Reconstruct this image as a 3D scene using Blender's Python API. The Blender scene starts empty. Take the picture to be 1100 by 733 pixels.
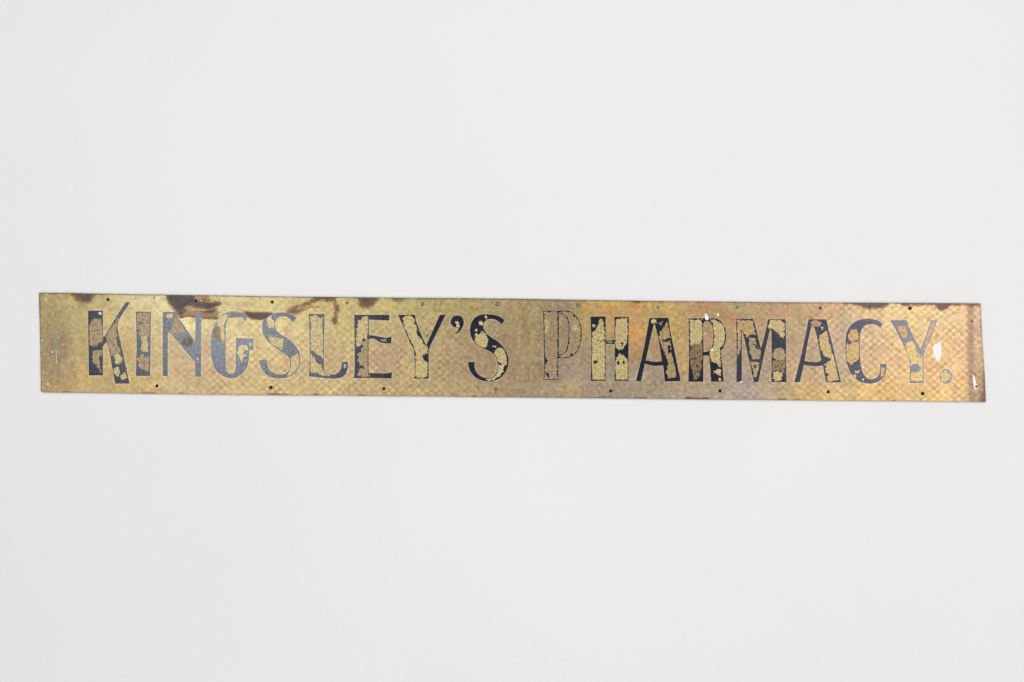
import bpy, math, random
import numpy as np
from mathutils import Matrix, Vector, Euler
from mathutils.geometry import delaunay_2d_cdt

random.seed(7)
rng = np.random.default_rng(11)
sc = bpy.context.scene
C = sc.collection
R = math.radians
W, H = 1100.0, 733.0            # the photograph's own pixels, used to measure the sign
PX = 0.00188                    # metres of sign per photograph pixel

# ------------------------------------------------------------------ camera
PITCH, ROLL, LEAN = R(86.6), R(0.62), R(90.0)   # the sign lies flat, the camera looks down on it
FPX = W * 50.0 / 36.0
cam_d = bpy.data.cameras.new("camera"); cam = bpy.data.objects.new("camera", cam_d); C.objects.link(cam)
cam_d.lens = 50; cam_d.sensor_width = 36; cam_d.clip_end = 50; cam_d.clip_start = 0.05
CR = Matrix.Rotation(math.pi / 2 - PITCH, 3, 'X') @ Matrix.Rotation(ROLL, 3, 'Z')
def ray(px, py):
    return CR @ Vector(((px - W / 2) / FPX, -(py - H / 2) / FPX, -1.0))
ORIGIN = Vector((0, 0, 0.0030))
CAM = ORIGIN - ray(550, 426.6) * 2.873
cam.location = CAM; cam.rotation_euler = CR.to_euler()
sc.camera = cam

PR = Matrix.Rotation(-LEAN, 3, 'X')         # from upright to lying on its back
PN = PR @ Vector((0, -1, 0)); PU = PR @ Vector((0, 0, 1))
def P(px, py):
    """where a point measured on the photograph lies on the sign's own face (metres right, metres up)"""
    d = ray(px, py); t = (ORIGIN - CAM).dot(PN) / d.dot(PN)
    q = CAM + d * t - ORIGIN
    return (q.x, q.dot(PU))
def PP(a): return np.array([P(x, y) for x, y in a])

# ------------------------------------------------------------------ 2-D helpers
def lin(c):
    c = np.asarray(c, float) / 255.0
    return np.where(c <= 0.04045, c / 12.92, ((c + 0.055) / 1.055) ** 2.4)
def smooth(pts, step, corner=38):
    """closed outline: rounded where it bends gently, sharp at corners"""
    p = np.array(pts, float); n = len(p); out = []
    seg = np.roll(p, -1, 0) - p
    ang = np.degrees(np.arctan2(seg[:, 1], seg[:, 0]))
    turn = np.abs((ang - np.roll(ang, 1) + 180) % 360 - 180)
    cor = turn > corner
    for i in range(n):
        a, b = p[i], p[(i + 1) % n]; L = np.linalg.norm(b - a)
        if L < 1e-9: continue
        pa, nb = p[i - 1], p[(i + 2) % n]
        m0 = b - a if cor[i] else (b - pa) / (np.linalg.norm(a - pa) + L) * L
        j = (i + 1) % n
        m1 = b - a if cor[j] else (nb - a) / (np.linalg.norm(nb - b) + L) * L
        k = max(1, int(round(L / step)))
        for t in np.arange(k) / k:
            out.append((2*t**3-3*t**2+1)*a + (t**3-2*t**2+t)*m0 + (-2*t**3+3*t**2)*b + (t**3-t**2)*m1)
    return np.array(out)
def sdf(pts, poly):
    """signed distance, positive inside"""
    x, y = pts[:, 0], pts[:, 1]; d = np.full(len(pts), 1e9); ins = np.zeros(len(pts), bool)
    q = np.roll(poly, -1, 0)
    for (ax, ay), (bx, by) in zip(poly, q):
        ex, ey = bx - ax, by - ay; l2 = ex * ex + ey * ey
        if l2 < 1e-18: continue
        t = np.clip(((x - ax) * ex + (y - ay) * ey) / l2, 0, 1)
        d = np.minimum(d, (x - ax - t * ex) ** 2 + (y - ay - t * ey) ** 2)
        if ay != by:
            c = ((ay > y) != (by > y)) & (x < (bx - ax) * (y - ay) / (by - ay) + ax)
            ins ^= c
    d = np.sqrt(d)
    return np.where(ins, d, -d)
def cdt(loops, pts, keep):
    """fill the region with triangles that follow every loop; keep(centres) says which stay"""
    vs, es = [], []
    for lp in loops:
        b = len(vs); n = len(lp)
        vs += [Vector((float(a), float(c))) for a, c in lp]
        es += [(b + i, b + (i + 1) % n) for i in range(n)]
    vs += [Vector((float(a), float(c))) for a, c in pts]
    v, e, f, _, _, _ = delaunay_2d_cdt(vs, es, [], 0, 1e-7)
    v = np.array([(a.x, a.y) for a in v]); f = np.array([t for t in f if len(t) == 3])
    cen = v[f].mean(1)
    f = f[keep(cen)]
    # counter-clockwise seen from the front (x right, z up, looking along +y)
    a, b, c = v[f[:, 0]], v[f[:, 1]], v[f[:, 2]]
    cr = (b[:, 0]-a[:, 0])*(c[:, 1]-a[:, 1]) - (b[:, 1]-a[:, 1])*(c[:, 0]-a[:, 0])
    f[cr < 0] = f[cr < 0][:, ::-1]
    used = np.unique(f); mp = -np.ones(len(v), int); mp[used] = np.arange(len(used))
    return v[used], mp[f]
def borders(f):
    e = {}
    for t in f:
        for i in range(3):
            e[(int(t[i]), int(t[(i + 1) % 3]))] = 1
    return [k for k in e if (k[1], k[0]) not in e]
def mesh_obj(name, verts, faces, mat, parent=None):
    me = bpy.data.meshes.new(name); me.from_pydata([tuple(map(float, v)) for v in verts], [], [tuple(map(int, f)) for f in faces])
    me.validate(); me.update(); me.materials.append(mat)
    o = bpy.data.objects.new(name, me); C.objects.link(o)
    if parent: o.parent = parent
    return o
def attr_f(o, name, arr):
    a = o.data.attributes.new(name, 'FLOAT', 'POINT'); a.data.foreach_set('value', np.asarray(arr, np.float32))
def attr_c(o, name, arr):
    a = o.data.attributes.new(name, 'FLOAT_COLOR', 'POINT')
    rgba = np.ones((len(arr), 4), np.float32); rgba[:, :3] = arr
    a.data.foreach_set('color', rgba.ravel())

# ------------------------------------------------------------------ node helper
class NT:
    def __init__(s, name):
        s.m = bpy.data.materials.new(name); s.m.use_nodes = True
        s.t = s.m.node_tree; s.t.nodes.clear(); s.out = s.t.nodes.new('ShaderNodeOutputMaterial')
        s.b = s.t.nodes.new('ShaderNodeBsdfPrincipled'); s.t.links.new(s.b.outputs[0], s.out.inputs[0])
        s.co = s.t.nodes.new('ShaderNodeTexCoord').outputs['Object']
    def put(s, sock, v):
        if isinstance(v, bpy.types.NodeSocket): s.t.links.new(v, sock)
        elif isinstance(v, (tuple, list, np.ndarray)) and len(v) == 3 and len(sock.default_value) == 4: sock.default_value = (*map(float, v), 1)
        else: sock.default_value = v
    def math(s, op, a, b=0.0, c=None, clamp=False):
        n = s.t.nodes.new('ShaderNodeMath'); n.operation = op; n.use_clamp = clamp
        s.put(n.inputs[0], a); s.put(n.inputs[1], b)
        if c is not None: s.put(n.inputs[2], c)
        return n.outputs[0]
    def noise(s, scale, detail=3, rough=0.55, co=None, dist=0.0, stretch=None):
        n = s.t.nodes.new('ShaderNodeTexNoise'); n.inputs['Scale'].default_value = scale
        n.inputs['Detail'].default_value = detail; n.inputs['Roughness'].default_value = rough; n.inputs['Distortion'].default_value = dist
        co = co or s.co
        if stretch:
            mp = s.t.nodes.new('ShaderNodeMapping'); mp.inputs['Scale'].default_value = stretch; s.t.links.new(co, mp.inputs[0]); co = mp.outputs[0]
        s.t.links.new(co, n.inputs['Vector']); return n.outputs['Fac']
    def rng(s, v, a, b, c=0.0, d=1.0, smooth=True):
        n = s.t.nodes.new('ShaderNodeMapRange'); n.interpolation_type = 'SMOOTHSTEP' if smooth else 'LINEAR'
        s.put(n.inputs[0], v)
        for i, x in enumerate((a, b, c, d)): n.inputs[i + 1].default_value = x
        return n.outputs[0]
    def mix(s, f, a, b, mode='MIX'):
        n = s.t.nodes.new('ShaderNodeMix'); n.data_type = 'RGBA'; n.blend_type = mode
        s.put(n.inputs[0], f); s.put(n.inputs[6], a); s.put(n.inputs[7], b); return n.outputs[2]
    def attr(s, name, out='Fac'):
        n = s.t.nodes.new('ShaderNodeAttribute'); n.attribute_name = name; return n.outputs[out]
    def bump(s, h, dist, strength=1.0):
        n = s.t.nodes.new('ShaderNodeBump'); n.inputs['Distance'].default_value = dist; n.inputs['Strength'].default_value = strength
        s.t.links.new(h, n.inputs['Height']); s.t.links.new(n.outputs[0], s.b.inputs['Normal'])
    def grey(s, v):
        n = s.t.nodes.new('ShaderNodeCombineColor')
        for i in range(3): s.t.links.new(v, n.inputs[i])
        return n.outputs[0]

def lattice(n):
    """the faint honeycomb of dimples in the brass: 7 px pitch"""
    sp = n.t.nodes.new('ShaderNodeSeparateXYZ')
    wob = n.t.nodes.new('ShaderNodeTexNoise'); wob.inputs['Scale'].default_value = 45; n.t.links.new(n.co, wob.inputs['Vector'])
    ad = n.t.nodes.new('ShaderNodeVectorMath'); ad.operation = 'MULTIPLY_ADD'
    n.t.links.new(wob.outputs['Color'], ad.inputs[0]); ad.inputs[1].default_value = (0.006, 0.006, 0.006); n.t.links.new(n.co, ad.inputs[2])
    n.t.links.new(ad.outputs[0], sp.inputs[0])
    x = n.math('MULTIPLY', sp.outputs[0], 2 * math.pi / (9.0 * PX)); z = n.math('MULTIPLY', sp.outputs[2], 2 * math.pi / (7.8 * PX))
    # staggered small squares, like a chequer
    t = n.math('MULTIPLY', n.math('COSINE', x), n.math('COSINE', z))
    return n.math('SUBTRACT', n.rng(t, -.45, .6, 0, 2.0), 1.0)

# ------------------------------------------------------------------ colours of the old brass, sampled along the plate
# (x px, [colour at y=325, 350, 375, 400, 420])  photograph greys in sRGB, turned into albedo below
TONE = [
 (42,  [(172,152,98), (160,138,92), (152,130,90), (165,142,94), (178,152,96)]),
 (60,  [(178,160,102),(162,142,96), (142,122,92), (150,128,92), (180,152,96)]),
 (85,  [(184,166,112),(184,162,108),(184,158,102),(184,156,100),(184,156,100)]),
 (110, [(186,168,112),(190,166,112),(188,160,104),(188,160,104),(188,160,104)]),
 (145, [(206,190,142),(198,176,122),(188,162,112),(186,160,108),(190,160,104)]),
 (170, [(208,196,150),(204,186,136),(190,164,118),(186,160,112),(192,164,112)]),
 (200, [(206,190,140),(212,194,142),(188,160,122),(182,154,118),(190,164,116)]),
 (235, [(200,180,130),(212,194,140),(194,166,122),(184,154,120),(190,164,112)]),
 (265, [(196,178,128),(210,190,136),(204,182,124),(192,164,112),(190,162,108)]),
 (300, [(196,180,118),(200,180,126),(198,174,124),(194,166,118),(196,168,114)]),
 (340, [(190,168,104),(194,174,116),(190,162,120),(188,158,114),(194,166,114)]),
 (375, [(192,176,108),(194,176,116),(190,166,116),(192,164,114),(194,166,114)]),
 (410, [(188,174,106),(188,168,112),(182,154,112),(180,150,114),(186,160,114)]),
 (445, [(180,168,100),(186,166,108),(182,154,114),(184,156,112),(190,166,112)]),
 (470, [(174,158,100),(180,160,106),(182,156,112),(182,154,112),(184,158,112)]),
 (500, [(176,158,100),(174,152,104),(168,142,106),(170,144,108),(182,156,110)]),
 (530, [(168,148,100),(164,142,104),(158,132,102),(166,140,108),(178,154,112)]),
 (560, [(166,146,102),(160,138,100),(158,134,98), (158,134,102),(160,140,112)]),
 (580, [(158,138,98), (154,134,98), (156,134,98), (160,136,104),(162,144,120)]),
 (610, [(150,134,100),(152,132,102),(156,134,102),(160,142,122),(168,150,118)]),
 (632, [(194,158,88), (182,150,92), (160,142,112),(158,142,124),(166,148,126)]),
 (660, [(206,160,86), (188,150,92), (172,148,108),(162,146,126),(164,146,124)]),
 (683, [(204,158,84), (210,150,78), (184,142,92), (160,144,124),(166,150,128)]),
 (700, [(202,164,96), (176,150,96), (166,142,110),(164,146,126),(168,152,128)]),
 (725, [(200,162,94), (196,162,96), (192,162,102),(172,152,122),(166,148,126)]),
 (750, [(184,144,96), (176,140,98), (176,144,104),(172,150,114),(172,154,128)]),
 (775, [(184,144,98), (174,146,106),(168,144,118),(168,150,132),(176,160,134)]),
 (800, [(174,156,108),(174,140,98), (168,142,114),(168,150,134),(172,158,142)]),
 (830, [(186,142,100),(176,146,108),(170,144,118),(172,148,124),(180,158,132)]),
 (855, [(178,152,110),(174,150,112),(178,148,116),(192,162,112),(198,166,108)]),
 (885, [(196,152,106),(186,154,116),(178,154,126),(180,154,122),(206,170,108)]),
 (905, [(196,164,120),(182,156,128),(176,150,126),(182,156,122),(204,168,110)]),
 (930, [(204,176,128),(202,172,128),(194,162,122),(196,162,112),(206,168,102)]),
 (960, [(212,182,128),(204,172,120),(200,168,116),(200,164,108),(208,170,104)]),
 (1000,[(208,178,126),(202,170,116),(198,162,106),(200,162,104),(204,168,104)]),
 (1036,[(204,172,124),(200,166,118),(196,160,112),(196,158,104),(194,158,104)]),
 (1042,[(158,132,108),(154,128,106),(150,126,102),(148,124,94), (146,124,96)]),
 (1050,[(184,156,116),(172,144,108),(166,138,102),(160,136,94), (142,122,94)]),
 (1060,[(160,134,102),(156,130,98),(150,124,92),(134,112,84), (112,96,80)]),
]
ROWS = np.array([325, 350, 375, 400, 420], float)
TX = np.array([t[0] for t in TONE], float)
TC = np.array([[lin(c) for c in t[1]] for t in TONE])
def tone(px):
    x, y = px[:, 0], px[:, 1] - (px[:, 0] - 550) * 0.0109
    cols = []
    for k in range(3):
        rows = [np.interp(x, TX, TC[:, r, k]) for r in range(5)]
        rows = np.stack(rows, 1)
        yi = np.clip(np.interp(y, ROWS, np.arange(5)), 0, 3.9999); i = yi.astype(int); f = yi - i
        f = f * f * (3 - 2 * f)
        n = np.arange(len(x)); cols.append(rows[n, i] * (1 - f) + rows[n, i + 1] * f)
    return np.stack(cols, 1)
BLOBS = [  # cx, cy, rx, ry, colour, strength : patches of tarnish with a place of their own
 (62, 372, 9, 24, (138,116,92), .75), (61, 366, 2.2, 9, (128,138,112), .85), (50, 352, 6, 12, (150,124,94), .5), (105, 388, 5, 9, (196,158,98), .4),
 (196.5, 385, 1.6, 1.4, (110,84,60), .9), (684, 361, 7, 11, (216,146,74), .7), (678, 352, 6, 8, (206,150,86), .5),
 (707, 372, 4, 13, (186,130,104), .55), (715, 345, 8, 10, (196,160,96), .5), (790, 342, 12, 4, (176,112,78), .6),
 (838, 331, 10, 4, (184,128,94), .6), (818, 329, 14, 4, (168,158,112), .6), (780, 328, 9, 4, (160,152,104), .5),
 (760, 330, 12, 5, (190,132,90), .5), (636, 333, 6, 5, (206,146,84), .5), (650, 327, 10, 4, (214,166,84), .6),
 (464, 331, 9, 4, (138,132,80), .7), (478, 348.5, 2.6, 2.4, (138,90,66), .9), (484, 358, 5, 4, (160,126,84), .6), (371, 355, 6, 5, (178,148,88), .7), (378,347,4,4,(178,146,92),.6),
 (425, 322, 7, 2.2, (148,104,68), .8), (448, 360, 12, 22, (176,152,112), .4), (540, 372, 14, 20, (160,124,98), .45), (556, 340, 3, 60, (186,158,98), .35),
 (570, 370, 3, 40, (182,154,96), .3), (628, 340, 3, 16, (206,170,92), .6), (600, 392, 8, 8, (150,140,120), .5), (610, 418, 7, 4, (196,160,104), .6), (585,425,20,3,(150,130,112),.6),
 (625, 415, 6, 5, (178,146,112), .5), (900, 385, 10, 14, (168,148,132), .5), (840, 365, 6, 9, (164,142,132), .5), (795, 420, 16, 6, (160,148,146), .6),
 (905, 362, 8, 10, (168,146,132), .5), (660, 402, 14, 12, (152,138,126), .5), (990, 345, 20, 10, (214,184,124), .4), (1006.5, 361, 1.8, 4, (150,112,66), .9),
 (946, 336, 2.2, 8, (178,148,96), .6), (262, 335, 14, 9, (176,146,92), .55), (1052, 420, 5, 14, (150,126,84), .5), (1057, 405, 1.6, 9, (96,80,76), .9),
 (1056, 425, 3, 8, (112,94,84), .7), (220, 372, 8, 10, (176,146,124), .5), (160, 365, 4, 16, (192,162,116), .4), (735, 395, 6, 16, (208,172,100), .5),
 (96, 350, 6, 4, (170,158,112), .4), (330, 352, 8, 6, (176,164,120), .35), (405, 350, 6, 12, (184,156,112), .4), (300, 372, 8, 6, (188,160,124), .4), (1010, 420, 16, 6, (206,172,108), .4),
]
def disc(cx, cy, r, ry=None, n=14):
    ry = ry or r
    return [(cx + r * math.cos(2*math.pi*k/n), cy + ry * math.sin(2*math.pi*k/n)) for k in range(n)]
def zz(ox, oy, s, pts): return [(ox + x / s, oy + y / s) for x, y in pts]
Z = 22 / 1.5                                    # 14.667
STAINS = [  # outline px, depth (how dark the middle gets), rim width px
 (zz(38,305,Z,[(540,120),(1080,125),(1060,158),(930,190),(880,270),(760,300),(650,270),(590,190)]), .85, 2.2),
 (zz(170,310,Z,[(115,60),(560,60),(585,110),(600,160),(640,190),(720,180),(850,205),(970,205),(1000,240),(920,300),(850,350),(760,365),(650,335),(560,310),(460,310),(370,380),(290,375),(235,320),(165,230),(120,150)]), 1.0, 1.8),
 (zz(170,310,Z,[(560,60),(780,70),(800,130),(840,200),(700,190),(600,160)]), .5, 2.5),
 (zz(170,310,Z,[(290,360),(400,330),(700,350),(900,310),(960,380),(930,490),(700,480),(640,455),(430,440),(340,470),(300,430)]), .5, 1.2),
 (zz(170,310,Z,[(330,455),(430,428),(560,438),(640,448),(850,468),(960,455),(960,485),(840,492),(700,474),(560,458),(430,450),(350,475)]), .9, .7),
 (zz(245,310,Z,[(-60,425),(30,440),(160,435),(160,452),(20,462),(-60,460)]), .8, .6),
 (zz(245,310,Z,[(220,345),(360,370),(640,372),(720,385),(650,470),(400,485),(290,460),(250,400)]), .95, 1.0),
 (zz(305,310,Z,[(40,355),(180,285),(390,185),(560,60),(820,60),(815,200),(700,205),(560,195),(470,235),(330,275),(190,335),(60,400)]), .88, 1.8),
 (zz(305,310,Z,[(100,360),(210,330),(330,300),(400,280),(560,285),(560,305),(420,300),(320,350),(200,420),(120,400)]), .55, 1.2),
 (zz(305,310,Z,[(780,150),(820,230),(885,270),(860,370),(835,450),(845,530),(820,580),(750,500),(785,440),(795,330)]), .75, 1.6),
 (zz(290,300,5.2333,[(470,90),(615,90),(590,140),(560,162),(530,162),(505,145),(490,120)]), .8, 2.0),
 (zz(290,300,5.2333,[(670,90),(750,90),(740,118),(715,125),(690,115)]), .45, 1.5),
 (zz(680,300,5.2333,[(-8,110),(45,110),(40,130),(15,134),(-4,126)]), .8, .8),
 (zz(810,300,5.2333,[(470,115),(560,115),(530,140),(500,142)]), .5, 1.5),
 (zz(810,300,5.2333,[(535,110),(800,110),(745,150),(700,163),(640,168),(590,150),(550,142)]), .85, 1.3),
 (zz(930,300,5.2333,[(-20,110),(180,110),(130,142),(80,160),(-20,166)]), .85, 1.3),
 (zz(930,300,5.2333,[(170,110),(690,110),(660,150),(560,148),(480,152),(462,165),(425,178),(400,160),(385,146),(200,146)]), .8, 1.3),
 (zz(680,300,5.2333,[(290,664),(330,660),(332,690),(290,690)]), .8, .5),
 (zz(680,300,5.2333,[(350,668),(430,664),(430,690),(350,690)]), .7, .5),
 (zz(640,310,5,[(-40,583),(120,583),(140,595),(-40,595)]), .4, .5),
 (zz(930,300,5.2333,[(572,150),(596,150),(612,690),(584,690)]), .38, 2.4),
 (zz(930,300,5.2333,[(655,520),(690,520),(690,700),(640,700),(648,640),(660,600)]), .7, 1.2),
 (zz(30,300,5.2333,[(640,632),(720,636),(720,650),(640,648)]), .45, .6),
]
for _ in range(46):                                            # rust nibbling at the cut edges
    ex = rng.uniform(46, 1054); top = rng.random() < .6
    ey = (314.8 + (ex - 42) * .0111) if top else (421.2 + (ex - 43) * .0104)
    ww, hh = rng.uniform(2, 9), rng.uniform(.6, 2.0)
    STAINS.append((disc(ex, ey, ww, hh, 9), rng.uniform(.3, .75), 1.0))

# ------------------------------------------------------------------ letters: outline, counters, worn patches (measured 7.333 px to one photo pixel)
GOLD, PALE, TAN, BRN, DBR = (200,180,126), (212,194,144), (168,146,110), (142,118,84), (106,90,66)
S7 = 22 / 3
L = {}
def letter(key, ox, outline, counters=(), bare=(), dark=(), inset=None, label=None, name='letter', paint=(0.007,0.008,0.020)):
    L[key] = dict(ox=ox, outline=outline, counters=counters, bare=bare, dark=dark, inset=inset, label=label, name=name, paint=paint)

letter('K', 85, [(70,87),(187,87),(189,292),(203,288),(283,150),(367,20),(405,20),(318,152),(303,215),(330,350),(398,662),(283,662),(240,420),(218,330),(187,368),(187,597),(77,597)],
  bare=[(TAN,[(140,150),(172,158),(180,230),(184,318),(150,345),(110,365),(82,350),(85,290),(80,220),(95,180),(115,155)]),
        (TAN,[(110,410),(150,398),(180,402),(178,440),(150,455),(160,490),(165,540),(172,570),(140,520),(110,480),(105,440)]),
        (TAN,[(300,145),(313,152),(301,200),(292,230),(298,300),(298,350),(322,390),(318,410),(280,420),(250,450),(242,400),(224,320),(214,290),(245,230),(285,180)]),
        (GOLD,[(275,440),(300,420),(330,440),(340,490),(310,515),(290,500),(285,470)]),
        (GOLD,[(275,545),(300,530),(320,560),(305,605),(280,590)]), (GOLD,[(330,590),(360,580),(375,610),(350,630),(330,615)]), ((225,225,215),disc(163,108,8))],
  label='black letter K with tan bare patches')
letter('I', 135, [(80,95),(200,95),(196,350),(192,602),(80,602),(86,350)],
  bare=[(TAN,[(92,108),(190,106),(189,200),(180,310),(165,292),(150,282),(120,285),(97,262),(94,245)]),
        (GOLD,[(120,285),(160,290),(175,350),(172,400),(145,410),(122,395),(130,340)]),
        (TAN,[(97,455),(120,440),(133,426),(150,446),(182,458),(180,560),(160,560),(120,540),(102,510)])],
  dark=[[(92,178),(130,176),(137,186),(120,194),(92,198)],[(92,230),(112,236),(100,246)]], label='black letter I worn bare at its top')
letter('N', 170, [(35,97),(155,97),(150,130),(290,330),(297,100),(340,100),(339,350),(337,607),(292,607),(288,490),(90,258),(76,262),(75,602),(35,602)],
  bare=[(PALE,[(65,130),(90,112),(112,120),(110,140),(80,150)]), (TAN,[(135,145),(150,152),(190,212),(215,258),(180,262),(140,265),(110,275),(95,245),(115,205)]),
        (DBR,[(200,320),(235,295),(275,330),(265,360),(230,370),(195,350)]), (PALE,disc(57,405,6,10)), (PALE,disc(308,468,9,7))], label='grey-black letter N with a bare patch on its diagonal')
letter('G', 220, [(318,175),(340,135),(325,118),(290,103),(250,95),(205,93),(165,103),(130,125),(100,155),(75,200),(58,250),(48,310),(47,390),(53,460),(70,525),(100,570),(140,600),(185,617),(215,620),(260,608),(295,585),(325,545),(345,490),(350,400),(383,398),(383,307),(245,302),(245,360),(243,480),(240,560),(225,578),(205,583),(180,575),(168,540),(165,440),(165,300),(168,200),(185,148),(215,140),(260,142),(290,140),(305,150)],
  bare=[(PALE,[(165,118),(180,122),(180,145),(155,175),(150,225),(155,300),(148,325),(130,330),(125,270),(120,210),(95,205),(100,165),(130,135)]),
        (BRN,[(80,212),(120,215),(128,300),(140,335),(105,325),(85,300),(75,250)]), (BRN,[(190,132),(250,124),(278,134),(230,132)]),
        (PALE,[(265,385),(290,360),(330,368),(340,395),(310,400),(305,425),(325,440),(300,455),(290,490),(275,450),(262,420)]), (PALE,disc(357,352,9))],
  label='grey-black letter G with a starry bare spot')
letter('S', 270, [(355,150),(322,178),(300,150),(265,133),(225,135),(195,160),(185,200),(200,240),(235,275),(290,310),(340,355),(375,410),(385,470),(375,530),(345,580),(300,607),(240,620),(180,618),(130,600),(90,560),(68,510),(65,475),(122,473),(125,510),(145,555),(185,580),(235,590),(275,580),(300,545),(305,490),(290,450),(250,420),(190,380),(135,335),(100,290),(85,230),(90,175),(120,140),(160,115),(210,103),(270,103),(320,118),(345,135)],
  bare=[(PALE,[(125,150),(150,130),(165,160),(180,175),(178,215),(150,220),(128,210)]), (GOLD,[(135,280),(165,295),(250,308),(248,345),(240,395),(200,370),(150,340),(140,310)]),
        (GOLD,[(315,460),(360,425),(370,450),(368,520),(345,565),(310,598),(275,600),(300,555),(307,500)]), ((140,155,130),disc(183,128,8))], label='grey-black letter S before the L, its lower curve worn gold')
letter('L', 320, [(85,112),(210,112),(206,350),(205,560),(212,580),(260,590),(300,585),(330,560),(345,520),(347,490),(395,490),(393,530),(380,580),(345,612),(300,622),(220,620),(150,610),(82,605),(90,560),(92,350)],
  bare=[(GOLD,[(102,135),(120,125),(150,122),(165,150),(198,142),(192,200),(198,300),(196,455),(165,435),(120,400),(100,395),(99,300),(101,200)]),
        (GOLD,[(98,430),(125,455),(145,500),(180,520),(196,560)]+[(250,597),(200,600),(160,580),(100,575)]), ((150,165,175),[(365,508),(380,505),(378,530),(362,545)])],
  label='black letter L, its stem worn to gold')
letter('E', 370, [(77,120),(353,120),(353,165),(300,162),(192,158),(192,280),(230,283),(290,295),(335,300),(370,290),(370,345),(330,345),(280,335),(230,308),(190,312),(190,578),(260,580),(320,582),(377,572),(370,622),(220,618),(72,620),(80,560),(80,400)],
  bare=[(GOLD,[(165,130),(187,124),(185,160),(180,220),(180,290),(170,315),(145,285),(135,340),(105,375),(95,330),(95,280),(105,200),(105,170),(145,160),(140,140)]),
        (TAN,[(140,330),(183,320),(183,580),(195,605),(140,605),(110,590),(120,520),(105,450),(130,400),(145,370)]), ((170,160,140),[(280,318),(325,314),(330,326),(300,328)])],
  dark=[[(120,515),(150,525),(160,545),(125,540)]], label='black letter E, its stem worn to gold and brown')
letter('Y', 420, [(55,120),(188,120),(202,180),(240,280),(278,362),(340,220),(385,120),(432,120),(300,385),(298,400),(297,622),(178,622),(187,600),(180,400),(150,340),(100,220)],
  bare=[(GOLD,[(92,140),(130,132),(173,135),(183,180),(213,260),(248,340),(288,382),(287,420),(285,605),(240,615),(195,607),(194,500),(192,400),(162,330),(112,220)])],
  dark=[[(246,440),(265,428),(287,425),(287,490),(262,478)],[(196,235),(215,250),(235,300),(214,280)]], label='black letter Y before the apostrophe, its left arm and stem all gold')
letter("'", 465, [(190,125),(220,130),(238,152),(243,190),(230,225),(205,255),(178,272),(175,266),(195,245),(203,225),(190,222),(160,215),(142,190),(142,160),(160,133)],
  bare=[(PALE,[(180,175),(200,170),(210,200),(206,218),(190,213),(182,195)])], label='black apostrophe with a pale bare centre', name='apostrophe')
letter('S2', 495, [(345,162),(325,195),(300,175),(260,155),(215,155),(185,175),(177,215),(195,255),(230,290),(290,330),(335,375),(368,430),(377,480),(365,545),(335,595),(290,630),(235,643),(170,638),(115,612),(75,565),(60,520),(58,492),(112,492),(108,530),(130,580),(170,610),(225,620),(265,600),(290,550),(290,500),(275,450),(240,415),(180,385),(120,350),(85,300),(72,240),(82,185),(115,140),(165,118),(220,117),(280,125),(320,142)],
  bare=[(PALE,disc(160,182,15)),(PALE,disc(197,140,8)),(PALE,disc(122,240,8)),(GOLD,[(120,270),(140,285),(170,250),(190,275),(205,300),(212,330),(195,385),(170,375),(140,360),(105,330),(118,300)]),
        (PALE,[(255,368),(280,366),(275,380)]),(GOLD,[(300,380),(340,400),(358,450),(360,508),(345,515),(300,490),(285,460),(265,430),(280,395)]),
        (PALE,[(300,515),(335,520),(330,570),(290,610),(230,635),(195,628),(240,615),(280,575)])], label='deep black letter S at the end of the first word')
letter('P', 575, [(62,88),(180,88),(250,88),(290,100),(330,140),(355,190),(365,250),(362,320),(345,380),(315,430),(270,455),(225,462),(182,460),(182,632),(62,632),(70,600),(68,340)],
  counters=[[(186,112),(215,112),(245,145),(262,200),(262,290),(250,370),(235,410),(210,428),(186,430)]],
  bare=[((226,214,170),disc(313,220,5,14)),((190,172,112),[(85,160),(102,170),(98,260),(80,265)])], inset=((165,145,112), 7.0),
  dark=[[(176,88),(185,88),(184,300),(183,460),(177,460),(177,300)],[(72,450),(98,480),(80,510),(70,515)],[(84,588),(98,582),(108,600),(98,622),(86,616),(96,612),(98,600)],[(240,160),(250,170),(252,300),(245,380),(258,300),(258,190)],[(300,120),(335,150),(330,156),(305,138)],[(275,430),(300,425),(300,440),(275,448)]],
  label='tall letter P worn down to its thin black outline')
letter('H', 625, [(68,135),(187,133),(187,322),(258,320),(257,137),(370,137),(368,380),(367,640),(258,640),(260,350),(187,350),(187,640),(70,640),(76,380)],
  bare=[(GOLD,[(140,150),(158,150),(175,230),(180,320),(180,600),(175,630),(90,630),(82,600),(84,400),(86,260),(110,240),(125,210),(137,180)]),((200,200,180),[(82,200),(100,195),(105,212),(88,218)]),
        (GOLD,[(275,150),(350,145),(358,200),(355,290),(340,360),(300,400),(275,380),(264,330),(266,200)]),(GOLD,[(300,430),(345,455),(358,470),(358,630),(270,625),(268,480)]),((120,140,130),[(205,330),(240,328),(240,342),(205,342)])],
  dark=[[(92,482),(102,492),(118,478),(124,490),(110,504),(98,500)],[(314,335),(324,340),(322,365),(312,360)],[(280,470),(300,500),(290,520),(276,500)],[(330,480),(345,490),(325,510)],[(125,320),(150,330),(170,322),(140,338)]], label='letter H with both uprights worn to gold')
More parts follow.
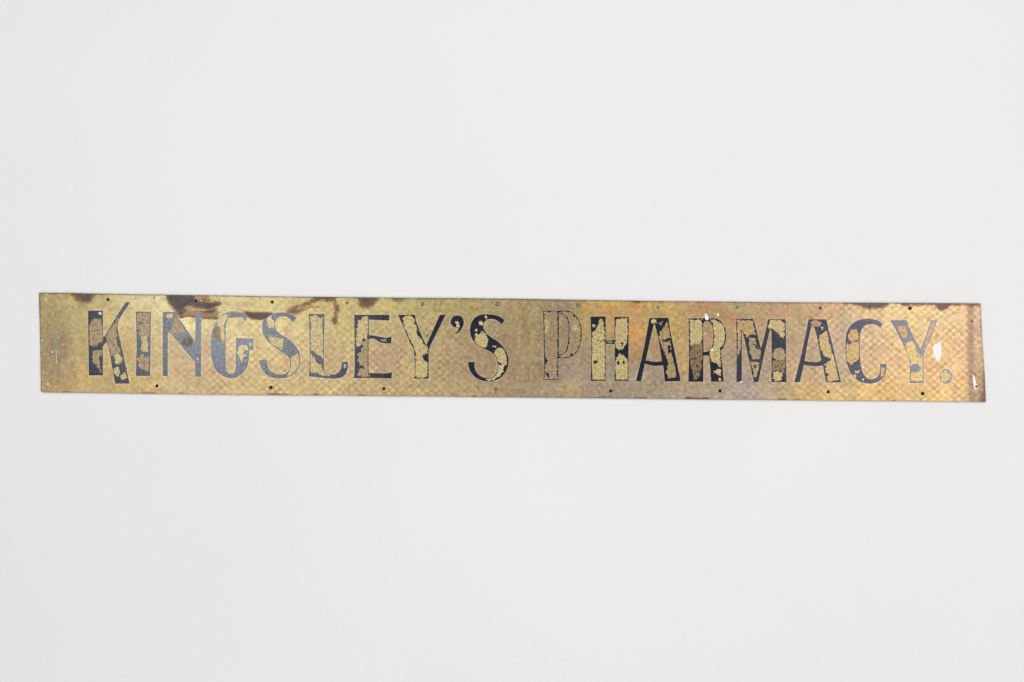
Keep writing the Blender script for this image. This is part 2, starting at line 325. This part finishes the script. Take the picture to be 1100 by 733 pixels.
letter('A', 677, [(150,145),(300,143),(315,240),(398,642),(272,645),(264,560),(260,518),(190,522),(115,505),(85,645),(45,642),(56,598),(108,380),(148,165)],
  counters=[[(185,195),(195,195),(225,330),(250,485),(200,490),(122,478),(150,350)]],
  bare=[(PALE,[(165,160),(200,158),(200,178),(170,185)]),(TAN,[(215,180),(250,178),(245,198),(228,192)]),
        ((176,150,104),[(285,185),(298,200),(310,290),(322,380),(325,420),(338,470),(352,540),(362,610),(300,620),(287,560),(300,500),(287,460),(265,400),(242,350),(232,270),(255,240)])],
  dark=[[(246,310),(268,322),(285,308),(318,300),(318,335),(300,325),(285,335),(262,330)],[(300,350),(318,370),(312,440),(300,430)],[(262,486),(306,494),(300,512),(262,512)]], label='black letter A after the H, its right leg worn brown')
letter('R', 730, [(72,148),(180,148),(280,148),(320,165),(350,205),(367,260),(362,330),(345,380),(322,405),(330,450),(348,647),(248,647),(240,520),(232,440),(187,440),(187,647),(70,647),(74,400)],
  counters=[[(200,170),(235,175),(255,205),(265,260),(262,340),(245,395),(215,410),(190,412),(186,200)]],
  bare=[(GOLD,[(84,162),(170,160),(178,200),(172,330),(130,350),(86,355)]),((134,108,74),[(86,355),(130,350),(178,335),(178,420),(172,500),(158,580),(140,625),(118,625),(104,560),(84,470)]),
        (GOLD,[(245,160),(290,165),(335,200),(355,260),(350,330),(318,390),(318,420),(325,530),(290,500),(255,490),(240,420),(268,370),(270,330),(282,290),(270,240),(262,200)]),
        (PALE,[(270,565),(320,550),(325,590),(295,585),(280,580)]),(PALE,disc(320,628,8))], label='black letter R, gold above and brown below')
letter('M', 788, [(20,152),(155,152),(170,200),(215,385),(245,280),(272,155),(410,155),(414,400),(417,650),(297,650),(300,440),(298,240),(287,240),(240,440),(195,650),(160,650),(120,470),(75,270),(65,250),(65,650),(22,650),(24,400)],
  bare=[((188,160,110),[(32,165),(150,165),(170,280),(150,275),(125,280),(100,290),(70,255),(58,235),(52,400),(38,440),(34,300)]),(TAN,[(125,310),(165,300),(180,350),(208,390),(208,455),(190,470),(150,460),(130,400)]),
        ((186,160,112),[(138,490),(203,495),(182,600),(168,610)]),(GOLD,[(277,210),(292,165),(380,165),(400,190),(395,300),(370,290),(340,255),(308,230),(282,235)]),
        ((170,150,110),[(320,410),(360,375),(400,410),(400,480),(340,475),(314,450)]),(BRN,[(312,480),(405,490),(405,570),(350,550),(310,570)]),(GOLD,[(320,580),(350,560),(380,590),(380,630),(330,635),(315,610)])],
  dark=[[(150,350),(165,350),(205,385),(190,385)],[(160,520),(180,518),(175,535),(162,535)]], label='black letter M with mottled gold patches', paint=(0.03,0.032,0.048))
letter('A2', 848, [(150,155),(292,155),(305,220),(345,380),(407,652),(288,652),(276,590),(265,520),(200,525),(115,515),(82,650),(40,650),(52,600),(104,385),(148,170)],
  counters=[[(175,200),(190,200),(215,290),(250,480),(215,492),(120,485),(142,350)]],
  bare=[((182,144,110),[(165,172),(230,165),(243,180),(240,212),(210,208),(185,192),(165,192)]),
        ((202,174,118),[(290,250),(305,300),(325,380),(333,410),(346,450),(388,630),(350,642),(312,640),(300,610),(312,590),(285,560),(290,520),(280,510),(320,480),(315,450),(280,440),(260,410),(237,330),(240,290),(265,265)]),(PALE,[(245,215),(258,212),(262,235),(252,240)])],
  label='black letter A after the M, its right leg mostly bare', paint=(0.03,0.032,0.052))
letter('C', 902, [(340,192),(322,225),(280,198),(235,195),(195,210),(170,245),(160,300),(158,400),(165,500),(180,570),(215,620),(255,630),(295,610),(315,570),(318,508),(370,508),(365,560),(345,610),(305,645),(240,662),(170,650),(115,615),(75,555),(50,460),(45,350),(55,260),(85,205),(130,170),(190,153),(250,153),(300,165)],
  bare=[((200,166,110),[(72,265),(90,240),(135,238),(147,270),(147,308),(110,328),(72,318)]),((200,168,112),[(52,350),(90,350),(148,330),(150,460),(120,490),(90,510),(62,485),(55,420)]),((200,172,120),[(327,535),(353,532),(350,580),(328,608)]),
        (PALE,disc(118,598,11,14)),(PALE,disc(130,570,6)),(PALE,disc(150,572,6)),(PALE,disc(185,628,6))], label='letter C with two bare patches on its left curve', paint=(0.026,0.027,0.05))
letter('Y2', 952, [(30,163),(160,163),(185,230),(230,320),(270,390),(310,290),(350,163),(402,163),(350,310),(297,430),(297,658),(185,658),(182,480),(160,420),(130,350),(75,240)],
  bare=[((200,164,104),[(92,218),(158,205),(164,260),(155,300),(128,295),(110,260)]),((214,190,120),[(150,345),(205,325),(228,360),(235,405),(285,460),(285,640),(197,640),(192,480),(167,430)]),((188,160,122),[(360,182),(386,178),(345,300),(300,400),(288,392),(330,270)])],
  dark=[[(185,520),(255,515),(267,540),(250,570),(185,562)],disc(270,597,7)], label='grey letter Y at the end of the second word', paint=(0.045,0.045,0.07))  # base paint lighter and greyer than most letters
letter('.', 1000, disc(117,605,48,60,20),
  bare=[((212,184,120),[(82,575),(115,562),(140,572),(153,600),(140,630),(112,645),(88,640),(78,608)])], dark=[disc(137,570,7)], label='round full stop worn to a dark ring', name='full_stop', paint=(0.022,0.022,0.032))

# ------------------------------------------------------------------ materials
def plate_material():
    n = NT('aged_brass')
    base = n.attr('patina', 'Color'); weave = n.attr('weave'); st = n.attr('stain'); dep = n.attr('stain_depth'); rim = n.attr('rim')
    n1 = n.noise(26, 4, .6); n2 = n.noise(110, 5, .7); n3 = n.noise(480, 3, .65); n4 = n.noise(60, 5, .6, stretch=(.35, 1, 1.6))
    v = n.math('ADD', n.rng(n1, .32, .68, .87, 1.13, False), n.rng(n2, .36, .64, -.20, .20, False))
    v = n.math('ADD', v, n.rng(n3, .36, .64, -.22, .22, False))
    v = n.math('ADD', v, n.rng(n4, .3, .7, -.08, .08, False))
    lat = lattice(n)
    patch = n.rng(n.noise(38, 2, .5), .35, .6, .15, 1.2)
    v = n.math('ADD', v, n.math('MULTIPLY', n.math('MULTIPLY', lat, weave), patch))
    col = n.mix(1.0, base, n.grey(v), 'MULTIPLY')
    # slow drifts between warm, violet and greenish tarnish, and finer brown mottling
    hue = n.rng(n.noise(17, 3, .6), .35, .65)
    col = n.mix(n.math('MULTIPLY', n.rng(n.noise(33, 3, .6), .42, .66), .42), col, n.mix(hue, (.40, .29, .20), (.42, .37, .18)))
    col = n.mix(n.math('MULTIPLY', n.rng(n.noise(80, 5, .72), .48, .63), .52), col, (.28, .175, .075))
    col = n.mix(n.math('MULTIPLY', n.rng(n.noise(140, 4, .7), .52, .64), .36), col, (.66, .56, .34))
    cloud = n.math('MULTIPLY', n.rng(n.noise(13, 4, .62), .50, .68), .30)
    col = n.mix(cloud, col, n.mix(1.0, col, (1.30, 1.28, 1.22), 'MULTIPLY'))
    # tiny dark pits and light nicks
    pit = n.rng(n.noise(330, 2, .5), .655, .73)
    col = n.mix(n.math('MULTIPLY', pit, .6), col, (.13, .095, .06))
    nick = n.rng(n.noise(410, 2, .5, stretch=(1, 1, .6)), .70, .77)
    col = n.mix(n.math('MULTIPLY', nick, .35), col, (.78, .68, .45))
    # pale highlight line round each engraved letter, painted into the colour
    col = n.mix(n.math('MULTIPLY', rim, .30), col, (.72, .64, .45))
    # brown and black staining
    s1 = n.rng(n.noise(150, 5, .7), .25, .75, -1.5, 1.5, False); s2 = n.rng(n.noise(48, 4, .6), .25, .75, -1.1, 1.1, False)
    ss = n.math('ADD', n.math('ADD', st, s1), s2)
    a = n.math('MULTIPLY', n.rng(ss, -1.6, 1.0), n.rng(dep, 0, .7, 0, .97, False))
    col = n.mix(a, col, n.mix(n.rng(n.noise(90, 4, .65), .35, .65), (.16, .062, .020), (.29, .145, .055)))
    b = n.math('MULTIPLY', n.rng(ss, .1, 2.2), n.rng(dep, .3, 1, 0, .95, False))
    col = n.mix(b, col, n.mix(n.rng(n.noise(75, 4, .65), .35, .65), (.042, .028, .024), (.085, .072, .062)))
    edge_dark = n.attr('edge_dark')
    g2 = n.math('MULTIPLY', edge_dark, n.rng(n.noise(60, 4, .6), .3, .6, .45, 1.0))
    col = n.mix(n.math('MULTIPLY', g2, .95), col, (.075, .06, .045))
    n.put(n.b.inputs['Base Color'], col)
    n.put(n.b.inputs['Metallic'], n.math('SUBTRACT', .32, n.math('MULTIPLY', b, .29)))
    n.put(n.b.inputs['Roughness'], n.math('ADD', n.rng(n2, .3, .7, .31, .45, False), n.math('MULTIPLY', b, .1)))
    h = n.math('ADD', n.math('MULTIPLY', lat, n.math('MULTIPLY', weave, 1.2)), n.math('MULTIPLY', n3, .6))
    h = n.math('ADD', h, n.math('MULTIPLY', n1, 7.0))
    n.bump(h, .00012)
    return n.m
def letter_material():
    n = NT('worn_black_enamel')
    loss = n.attr('loss'); bc = n.attr('bare', 'Color'); pc = n.attr('paint', 'Color')
    edge = n.attr('edge')
    r1 = n.noise(430, 4, .7); r2 = n.noise(140, 4, .65); r3 = n.noise(800, 2, .5)
    f = n.math('ADD', loss, n.rng(r1, .33, .67, -1.05, 1.05, False)); f = n.math('ADD', f, n.rng(r2, .34, .66, -1.5, 1.5, False))
    f = n.math('MINIMUM', f, n.math('ADD', edge, n.math('ADD', n.rng(r1, .25, .75, -.5, .5, False), n.rng(r2, .25, .75, -.45, .45, False))))
    k = n.rng(f, -.14, .14)
    # dark grains left behind inside the bare patches, pinpricks of brass in the enamel
    left = n.rng(n.noise(300, 4, .75), .54, .62)
    spot = n.rng(n.noise(560, 2, .5), .69, .75)
    col = n.mix(1.0, bc, n.grey(n.rng(n.noise(170, 5, .72), .37, .63, .58, 1.34, False)), 'MULTIPLY')
    col = n.mix(n.math('MULTIPLY', n.rng(n.noise(170, 4, .7), .52, .68), .5), col, (.34, .24, .14))
    lip = n.math('MULTIPLY', n.rng(f, 0, .25), n.rng(f, 1.2, .5))  # pale highlight at each patch border, painted into the colour
    col = n.mix(n.math('MULTIPLY', lip, .6), col, n.mix(1.0, bc, (1.5, 1.5, 1.45), 'MULTIPLY'))
    col = n.mix(n.math('MULTIPLY', left, .72), col, (.10, .075, .05))
    pcol = n.mix(1.0, pc, n.grey(n.rng(r2, .25, .75, .5, 1.6, False)), 'MULTIPLY')
    pcol = n.mix(n.math('MULTIPLY', n.rng(r1, .54, .70), .35), pcol, (.055, .055, .085))
    pcol = n.mix(n.math('MULTIPLY', spot, .6), pcol, (.42, .37, .28))
    n.put(n.b.inputs['Base Color'], n.mix(k, pcol, col))
    n.put(n.b.inputs['Metallic'], n.math('MULTIPLY', k, .2))
    n.put(n.b.inputs['Roughness'], n.math('ADD', n.rng(k, 0, 1, .19, .40, False), n.rng(r2, .3, .7, -.06, .04, False)))
    n.put(n.b.inputs['Specular IOR Level'], n.rng(k, 0, 1, .50, .4, False))
    n.b.inputs['Specular Tint'].default_value = (.90, .91, 1.0, 1)
    h = n.math('ADD', n.math('MULTIPLY', k, -.8), n.math('MULTIPLY', r1, .9)); h = n.math('ADD', h, n.math('MULTIPLY', r3, .5))
    n.bump(h, .00010)
    return n.m
def plain(name, col, rough=.6, metal=0.0, var=.15, scale=300):
    n = NT(name)
    n.put(n.b.inputs['Base Color'], n.mix(1.0, col, n.grey(n.rng(n.noise(scale, 3), .25, .75, 1 - var, 1 + var, False)), 'MULTIPLY'))
    n.b.inputs['Roughness'].default_value = rough; n.b.inputs['Metallic'].default_value = metal
    return n.m
def paper_material():
    n = NT('white_paper_sweep')
    a = n.rng(n.noise(1.3, 3, .5), .3, .7, .985, 1.015, False); b = n.rng(n.noise(90, 3, .6), .3, .7, .992, 1.008, False)
    col = n.mix(1.0, (.79, .784, .783), n.grey(n.math('MULTIPLY', a, b)), 'MULTIPLY')
    sp = n.rng(n.noise(75, 1, .4, stretch=(1, .8, 1)), .90, .94)
    col = n.mix(n.math('MULTIPLY', sp, .35), col, (.40, .39, .38))
    n.put(n.b.inputs['Base Color'], col); n.b.inputs['Roughness'].default_value = .9
    n.b.inputs['Specular IOR Level'].default_value = .15
    n.bump(n.math('ADD', n.noise(2.2, 2), n.math('MULTIPLY', n.noise(350, 2), .01)), .0015)
    return n.m
M_PLATE, M_LET, M_PAPER = plate_material(), letter_material(), paper_material()
M_DARK = plain('hole_shade', (.012, .010, .009), .9)  # near-black colour stands in for the shade inside the holes
M_WHITE = plain('white_paint', (.86, .85, .86), .7, 0, .03)
M_RIV = plain('grey_rivet', (.30, .28, .24), .45, .6)
M_DULL = plain('dull_rivet', (.16, .13, .10), .55, .3)

# ------------------------------------------------------------------ the sign
root = bpy.data.objects.new('shop_sign', None); C.objects.link(root)
root.empty_display_size = .1
root.location = ORIGIN; root.rotation_euler = (-LEAN, 0, 0)
root['label'] = 'long tarnished brass pharmacy sign with worn black engraved capitals, lying flat on plain white paper'
root['category'] = 'sign'

OUT = [(41.8,314.8),(95,315.2),(160,316.4),(230,317.2),(300,318.5),(365,319.0),(430,319.8),(500,320.3),(560,321.0),(630,322.2),(690,323.1),(760,323.8),(820,324.5),(890,324.9),(960,325.2),(1010,325.5),(1053.3,325.9),
       (1055.2,366.9),(1057.7,401.3),(1059.0,431.7),(1010,431.2),(960,430.7),(895,430.2),(830,429.6),(765,429.0),(700,428.3),(635,427.6),(570,426.9),(505,426.3),(440,425.7),(375,425.1),(310,424.5),(235,423.8),(165,422.9),(100,421.9),(46.2,421.3),(43.8,420.0),(43.2,367.0)]
def sample_edge(pts, step=1.5):
    out = []
    for i, a in enumerate(pts):
        b = pts[(i + 1) % len(pts)]; d = math.dist(a, b); k = max(1, int(d / step))
        out += [(a[0] + (b[0]-a[0])*t/k, a[1] + (b[1]-a[1])*t/k) for t in range(k)]
    o = np.array(out)
    j = np.cumsum(rng.normal(0, .05, len(o))); j -= np.linspace(j[0], j[-1], len(o)); o[:, 1] += np.clip(j, -.25, .25)
    return o
outer_px = sample_edge(OUT)
glyph = {}
for key, g in L.items():
    conv = lambda pts, ox=g['ox']: [(ox + x / S7, 322 + y / S7) for x, y in pts]
    g['out_px'] = smooth(conv(g['outline']), .9)
    g['cnt_px'] = [smooth(conv(c), .9) for c in g['counters']]
    g['bare_px'] = [(lin(c), smooth(conv(p), .8, 70)) for c, p in g['bare']]
    g['dark_px'] = [smooth(conv(p), .8, 70) for p in g['dark']]
# nail holes and rivets: x, y, radius px, sort
HOLES = [(116,322,1.7,'h'),(166,320,1.0,'h'),(210.3,323.3,1.6,'h'),(292.3,324.6,1.8,'h'),(372.7,325.6,1.5,'d'),(453.8,326.7,2.0,'r'),(534.2,326.8,2.1,'r'),(620.8,328.4,2.0,'r'),(706.8,330.3,1.5,'d'),
         (792.3,330.2,1.6,'d'),(881.2,331.2,1.6,'h'),(977.6,331.4,2.0,'h'),(1044.2,345.4,1.1,'h'),(168.6,414.7,1.8,'h'),(291,416.4,2.0,'h'),(412.3,417.8,1.8,'h'),(532.6,418.1,1.9,'d'),(656,420.2,1.8,'h'),
         (773.4,420.1,1.9,'h'),(889.6,421.1,1.8,'h'),(991.1,423,2.0,'h'),(1048.6,415.4,1.2,'h'),(48.9,321.2,1.9,'t'),(51.2,412.6,2.0,'t')]
hole_px = [np.array(disc(x, y, r, None, 16)) for x, y, r, s in HOLES]

loops_px = [outer_px] + hole_px
for g in L.values(): loops_px += [g['out_px']] + g['cnt_px']
gx, gy = np.meshgrid(np.arange(41, 1061, 1.6), np.arange(313, 433, 1.6))
grid = np.stack([gx.ravel(), gy.ravel()], 1) + rng.uniform(-.35, .35, (gx.size, 2))
def inside_letters(p):
    s = np.full(len(p), -1e3)
    for g in L.values():
        lo, hi = g['out_px'].min(0) - 9, g['out_px'].max(0) + 9
        m = np.all((p > lo) & (p < hi), 1)
        if not m.any(): continue
        q = sdf(p[m], g['out_px'])
        for c in g['cnt_px']: q = np.minimum(q, -sdf(p[m], c))
        s[m] = np.maximum(s[m], q)
    return s
dl = inside_letters(grid); do = sdf(grid, outer_px)
dh = np.full(len(grid), -1e3)
for h in hole_px: dh = np.maximum(dh, -(np.hypot(*(grid - h.mean(0)).T) - np.hypot(*(h[0] - h.mean(0)))))
ring = np.array([(a[0], a[1] + d) for a in outer_px for d in (.45, .9, -.45, -.9)]); grid = np.concatenate([grid, ring]); dl = inside_letters(grid); do = sdf(grid, outer_px)
dh = np.full(len(grid), -1e3)
for h in hole_px: dh = np.maximum(dh, -(np.hypot(*(grid - h.mean(0)).T) - np.hypot(*(h[0] - h.mean(0)))))
grid = grid[(dl < -.5) & (do > .3) & (dh < -.4)]
# triangulate in photo px (y flipped so it runs up), then carry every vertex to the plate face
flip = lambda a: np.stack([a[:, 0], -np.asarray(a)[:, 1]], 1)
hc = np.array([(x, -y) for x, y, r, s in HOLES]); hr = np.array([r for x, y, r, s in HOLES])
def keep_plate(c):
    q = flip(c)
    k = (sdf(q, outer_px) > 0) & (inside_letters(q) < 0)
    for (hx, hy), r, lp in zip(hc, hr, hole_px):
        k &= np.hypot(c[:, 0] - hx, c[:, 1] - hy) > r * .985
    return k
v2, f2 = cdt([flip(l) for l in loops_px], flip(grid), keep_plate)
px = flip(v2); uv = PP(px)
THICK, REC = .0016, .0006
nf = len(v2)
V = [(u, 0.0, w) for u, w in uv]; F = [tuple(t) for t in f2]
dist_out = sdf(px, outer_px); lin_in = inside_letters(px)
bord = borders(f2)
deep = {}
thru = {i for i, h in enumerate(HOLES) if h[3] == 't'}
for a, b in bord:
    for q in (a, b):
        if q not in deep:
            depth = THICK if dist_out[q] > -.05 and abs(dist_out[q]) < .05 else (REC if abs(lin_in[q]) < .08 else THICK)
            deep[q] = len(V); V.append((uv[q][0], depth, uv[q][1]))
    F.append((b, a, deep[a], deep[b]))
# back face
bk = flip(outer_px); tl = [flip(hole_px[i]) for i in thru]
def keep_back(c):
    k = sdf(flip(c), outer_px) > 0
    for i in thru: k &= np.hypot(c[:, 0] - hc[i][0], c[:, 1] - hc[i][1]) > hr[i] * .985
    return k
vb, fb = cdt([bk] + tl, np.zeros((0, 2)), keep_back)
ub = PP(flip(vb)); o0 = len(V)
V += [(u, THICK, w) for u, w in ub]; F += [tuple(int(i) + o0 for i in t[::-1]) for t in fb]
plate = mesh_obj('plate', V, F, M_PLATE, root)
# attributes
allpx = np.zeros((len(V), 2)); allpx[:nf] = px
for q, d in deep.items(): allpx[d] = px[q]
allpx[o0:] = flip(vb)
pat = tone(allpx)
for cx, cy, rx, ry, c, s in BLOBS:
    w = s * np.exp(-(((allpx[:, 0] - cx) / rx) ** 2 + ((allpx[:, 1] - cy) / ry) ** 2) * .9)
    pat = pat * (1 - w[:, None]) + lin(c) * w[:, None]
KALB = .95
def albedo(c, sat=1.0):
    g = (c * np.array([.3, .6, .1])).sum(-1, keepdims=True)
    return np.clip((g + (c - g) * sat) * KALB, 0, .9)
attr_c(plate, 'patina', albedo(pat))
st = np.full(len(V), -9.0); dep = np.zeros(len(V))
for poly, d, rw in STAINS:
    s = sdf(allpx, smooth(poly, 1.5, 70)) / (rw / 1.05)
    w = np.clip(s + 1.5, 0, 1); dep = np.maximum(dep, d * w); st = np.maximum(st, np.minimum(s, 9))
attr_f(plate, 'stain', st); attr_f(plate, 'stain_depth', dep)
WX = [40, 90, 170, 230, 330, 420, 480, 520, 600, 700, 780, 840, 880, 930, 1060]
WV = [.00, .03, .09, .18, .20, .20, .18, .07, .02, .06, .10, .13, .17, .22, .23]
wv = np.interp(allpx[:, 0], WX, WV)
wv *= np.where(allpx[:, 0] < 860, np.interp(allpx[:, 1], [330, 385], [.35, 1]), 1)
attr_f(plate, 'weave', wv)
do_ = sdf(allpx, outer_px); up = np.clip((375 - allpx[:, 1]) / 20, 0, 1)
gr = np.clip(1.5 - np.abs(do_) / (.55 + .35 * up), 0, 1) * (.55 + .45 * up)  # darker line along the outline, stronger towards the top
attr_f(plate, 'edge_dark', np.where(do_ < .02, np.maximum(gr, .6), gr))
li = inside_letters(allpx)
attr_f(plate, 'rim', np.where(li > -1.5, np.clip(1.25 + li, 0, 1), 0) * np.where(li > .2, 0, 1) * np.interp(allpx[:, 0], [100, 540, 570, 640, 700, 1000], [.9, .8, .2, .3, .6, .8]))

# the letters: each inlay is the floor of its own engraving
for key, g in L.items():
    lo, hi = g['out_px'].min(0), g['out_px'].max(0)
    ax, ay = np.meshgrid(np.arange(lo[0], hi[0], .75), np.arange(lo[1], hi[1], .75))
    gp = np.stack([ax.ravel(), ay.ravel()], 1) + rng.uniform(-.15, .15, (ax.size, 2))
    def s_of(p):
        q = sdf(p, g['out_px'])
        for c in g['cnt_px']: q = np.minimum(q, -sdf(p, c))
        return q
    gp = gp[s_of(gp) > .3]
    v, f = cdt([flip(l) for l in [g['out_px']] + g['cnt_px']], flip(gp), lambda c: s_of(flip(c)) > 0)
    p = flip(v); u = PP(p)
    V = [(a, REC - .00025, b) for a, b in u]; F = [tuple(t) for t in f]; n0 = len(V)
    mp = {}
    for a, b in borders(f):                                   # the enamel has a thin edge too
        for q in (a, b):
            if q not in mp: mp[q] = len(V); V.append((u[q][0], REC + .0003, u[q][1]))
        F.append((b, a, mp[a], mp[b]))
    o = mesh_obj(g['name'], V, F, M_LET, root)
    if g['label']: o['label'] = g['label']
    ap = np.zeros((len(V), 2)); ap[:n0] = p
    for q, d in mp.items(): ap[d] = p[q]
    edge = s_of(ap)
    loss = np.full(len(V), -4.0); bc = np.zeros((len(V), 3)); ws = np.full((len(V), 1), 1e-6); bc += lin(TAN) * 1e-6
    if g['inset']:
        c, r = g['inset']; loss = np.minimum(edge - r / S7, 4); bc = tone(ap) * .0225; ws[:] = .02
    for c, poly in g['bare_px']:
        s = sdf(ap, poly); q = np.exp(np.clip(s, -12, 3) / (.45 if g['inset'] else .9))[:, None] * (.15 if g['inset'] else 1)
        bc += c * q; ws += q; lum = float(c @ np.array([.3, .6, .1])); loss = np.maximum(loss, np.minimum(s * 1.25 + .2, .75 if lum < .20 else (1.75 if lum > .42 else 2.4)))
    bc /= ws
    for poly in g['dark_px']:
        loss = np.minimum(loss, -(sdf(ap, poly) + .35) * 1.3)
    attr_f(o, 'edge', np.clip((edge - g.get('border', .85)) * 1.5 if not g['inset'] else (edge - .8) * 1.5, -5, 5))
    attr_f(o, 'loss', np.clip(loss, -5, 5)); attr_c(o, 'bare', albedo(bc))
    attr_c(o, 'paint', np.tile(np.array(g['paint']), (len(V), 1)))

# nail holes, rivets
def disc_mesh(name, x, y, r, depth, mat, dome=0.0, label=None, n=16):
    cu, cw = P(x, y); rr = r * PX
    V = [(cu, depth - dome, cw)]; F = []
    for ring, (k, dz) in enumerate(((.5, .75), (.85, .3), (1.0, 0), (1.0, -1))):
        for i in range(n):
            a = 2 * math.pi * i / n
            yy = depth - dome * dz if dz >= 0 else THICK - .0001
            V.append((cu + rr * k * math.cos(a), yy, cw + rr * k * math.sin(a)))
    for i in range(n):
        j = (i + 1) % n; F.append((0, 1 + i, 1 + j))
        for q in range(3): F.append((1 + q*n + i, 1 + (q+1)*n + i, 1 + (q+1)*n + j, 1 + q*n + j))
    o = mesh_obj(name, V, F, mat, root)
    for pl in o.data.polygons: pl.use_smooth = True
    if label: o['label'] = label
    return o
for x, y, r, s in HOLES:
    if s == 'h': disc_mesh('nail_hole', x, y, r * .97, -.00022 if y == 415.4 else .0013, M_DARK, 0)  # dark disc put in the hole for its inner shade
    elif s == 'r': disc_mesh('rivet', x, y, r * .66, .0002, M_RIV, .0004, 'small greyish rivet filling its hole'); 
    elif s == 'd': disc_mesh('nail_hole', x, y, r * .97, .0006, M_DULL, 0, 'nail hole clogged with brown dirt')
    if s == 'r': disc_mesh('nail_hole', x, y, r * .97, .0012, M_DARK, 0, 'dark gap round a rivet')
# white paint marks
M_SCR = plain('bare_scratch', (.66, .64, .56), .5, .2)
def mark(name, pts, label, t=.00018):
    p = smooth(pts, .5, 60); p = p + rng.normal(0, .08, p.shape)
    v, f = cdt([flip(p)], np.zeros((0, 2)), lambda c: sdf(flip(c), p) > 0)
    u = PP(flip(v)); V = [(a, -t, b) for a, b in u]; n0 = len(V); F = [tuple(q) for q in f]; mp = {}
    for a, b in borders(f):
        for q in (a, b):
            if q not in mp: mp[q] = len(V); V.append((u[q][0], .0002, u[q][1]))
        F.append((b, a, mp[a], mp[b]))
    o = mesh_obj(name, V, F, M_SCR if name == 'scratch' else M_WHITE, root); o['label'] = label
q7 = lambda ox, pts: [(ox + x / S7, 322 + y / S7) for x, y in pts]
mark('paint_fleck', q7(1000, [(18,372),(30,352),(48,345),(60,335),(80,338),(84,400),(78,450),(66,490),(50,488),(30,450),(18,410)]), 'large white paint fleck between letter and full stop')
mark('paint_fleck', q7(1000, [(328,592),(340,597),(350,630),(357,660),(360,700),(350,712),(341,700),(333,655)]), 'thin white paint drip by the right end')
mark('paint_fleck', q7(730, [(198,118),(208,108),(220,122),(230,150),(222,163),(205,160)]), 'white paint fleck on top of the letter R')
mark('paint_fleck', q7(730, disc(303,119,9,11,9)), 'round white fleck right of the letter R')
mark('paint_fleck', q7(730, disc(256,397,9,10,9)), 'round white fleck in the middle of the letter R')
mark('paint_fleck', q7(730, disc(200,268,4,8,8)), 'tiny white fleck inside the letter R')
mark('paint_fleck', q7(788, [(48,645),(70,643),(72,650),(55,655)]), 'white speck at the foot of the letter M')
mark('paint_fleck', q7(902, disc(188,533,6,8,8)), 'white speck inside the letter C')
mark('paint_fleck', [(56.1-.9,378.3),(56.1,377.4),(57.1,378.3),(56.1,379.4)], 'white dot near the left end')
mark('scratch', [(60.0,376),(60.5,376),(61.0,390.5),(60.6,390.8)], 'thin pale upright scratch near the left end')
mark('paint_fleck', [(44.6,365.2),(46.0,365.0),(46.2,366.2),(44.8,366.4)], 'white speck at the left edge')

# ------------------------------------------------------------------ paper sweep
def paper():
    xs = np.linspace(-4, 4, 161); ys = np.linspace(-4, 4, 161); V = []; F = []
    for y in ys:
        for x in xs:
            z = .0022 * math.sin(1.7*x + .6*y + 1) * math.sin(.9*y - .5*x) + .0008 * math.sin(4.1*x - 2.2*y)
            z -= .0030 + .0 * x
            z *= min(1, (abs(x) > 1.0) * 1.0 * min(1, (abs(x) - 1.0) / .5) if abs(x) > 1.0 else 0) if abs(y - .1) < .25 else min(1, (abs(y - .1) - .25) / .6)
            V.append((x, y, z))
    m = len(xs)
    for i in range(m - 1):
        for j in range(m - 1):
            F.append((i*m + j, i*m + j + 1, (i+1)*m + j + 1, (i+1)*m + j))
    o = mesh_obj('backdrop', V, F, M_PAPER)
    for pl in o.data.polygons: pl.use_smooth = True
    o['kind'] = 'structure'; return o
paper()

# ------------------------------------------------------------------ light: two soft boxes beside the camera, pale room, two added overhead fills
def softbox(name, loc, target, w, h, power, col):
    d = bpy.data.lights.new(name, 'AREA'); d.shape = 'RECTANGLE'; d.size = w; d.size_y = h; d.energy = power; d.color = col
    o = bpy.data.objects.new(name, d); C.objects.link(o); o.location = loc
    o.rotation_euler = (Vector(target) - Vector(loc)).to_track_quat('-Z', 'Y').to_euler()
YL = .32
softbox('soft_box', (-1.16, YL, CAM.z + .05), (-.3, .1, 0), .42, .7, 12, (.97, 1.0, .98))
softbox('soft_box', (1.95, YL, CAM.z + .05), (.3, .1, 0), .6, .7, 22, (1.0, .925, .935))
softbox('added_fill', (0, -2.6, 3.4), (0, -.4, 0), 5.4, 1.6, 62, (1.0, 1.0, 1.0))  # added unseen lamp, brightens the paper from above
softbox('added_fill', (0, 2.9, 3.4), (0, .7, 0), 5.4, 1.6, 78, (1.0, 1.0, 1.0))
w = bpy.data.worlds.new("World"); sc.world = w; w.use_nodes = True
bg = w.node_tree.nodes['Background']; bg.inputs[0].default_value = (1.0, .995, .99, 1); bg.inputs[1].default_value = .36

sc.view_settings.view_transform = 'Standard'; sc.view_settings.look = 'None'
sc.view_settings.exposure = 0; sc.view_settings.gamma = 1
open('/tmp/chk','w').write(repr((P(42,315), P(1054,326), P(43,421), P(1059,432), tuple(CAM)))) #, P(42,315), P(1054,326), P(43,421), P(1059,432), 'cam', tuple(CAM))
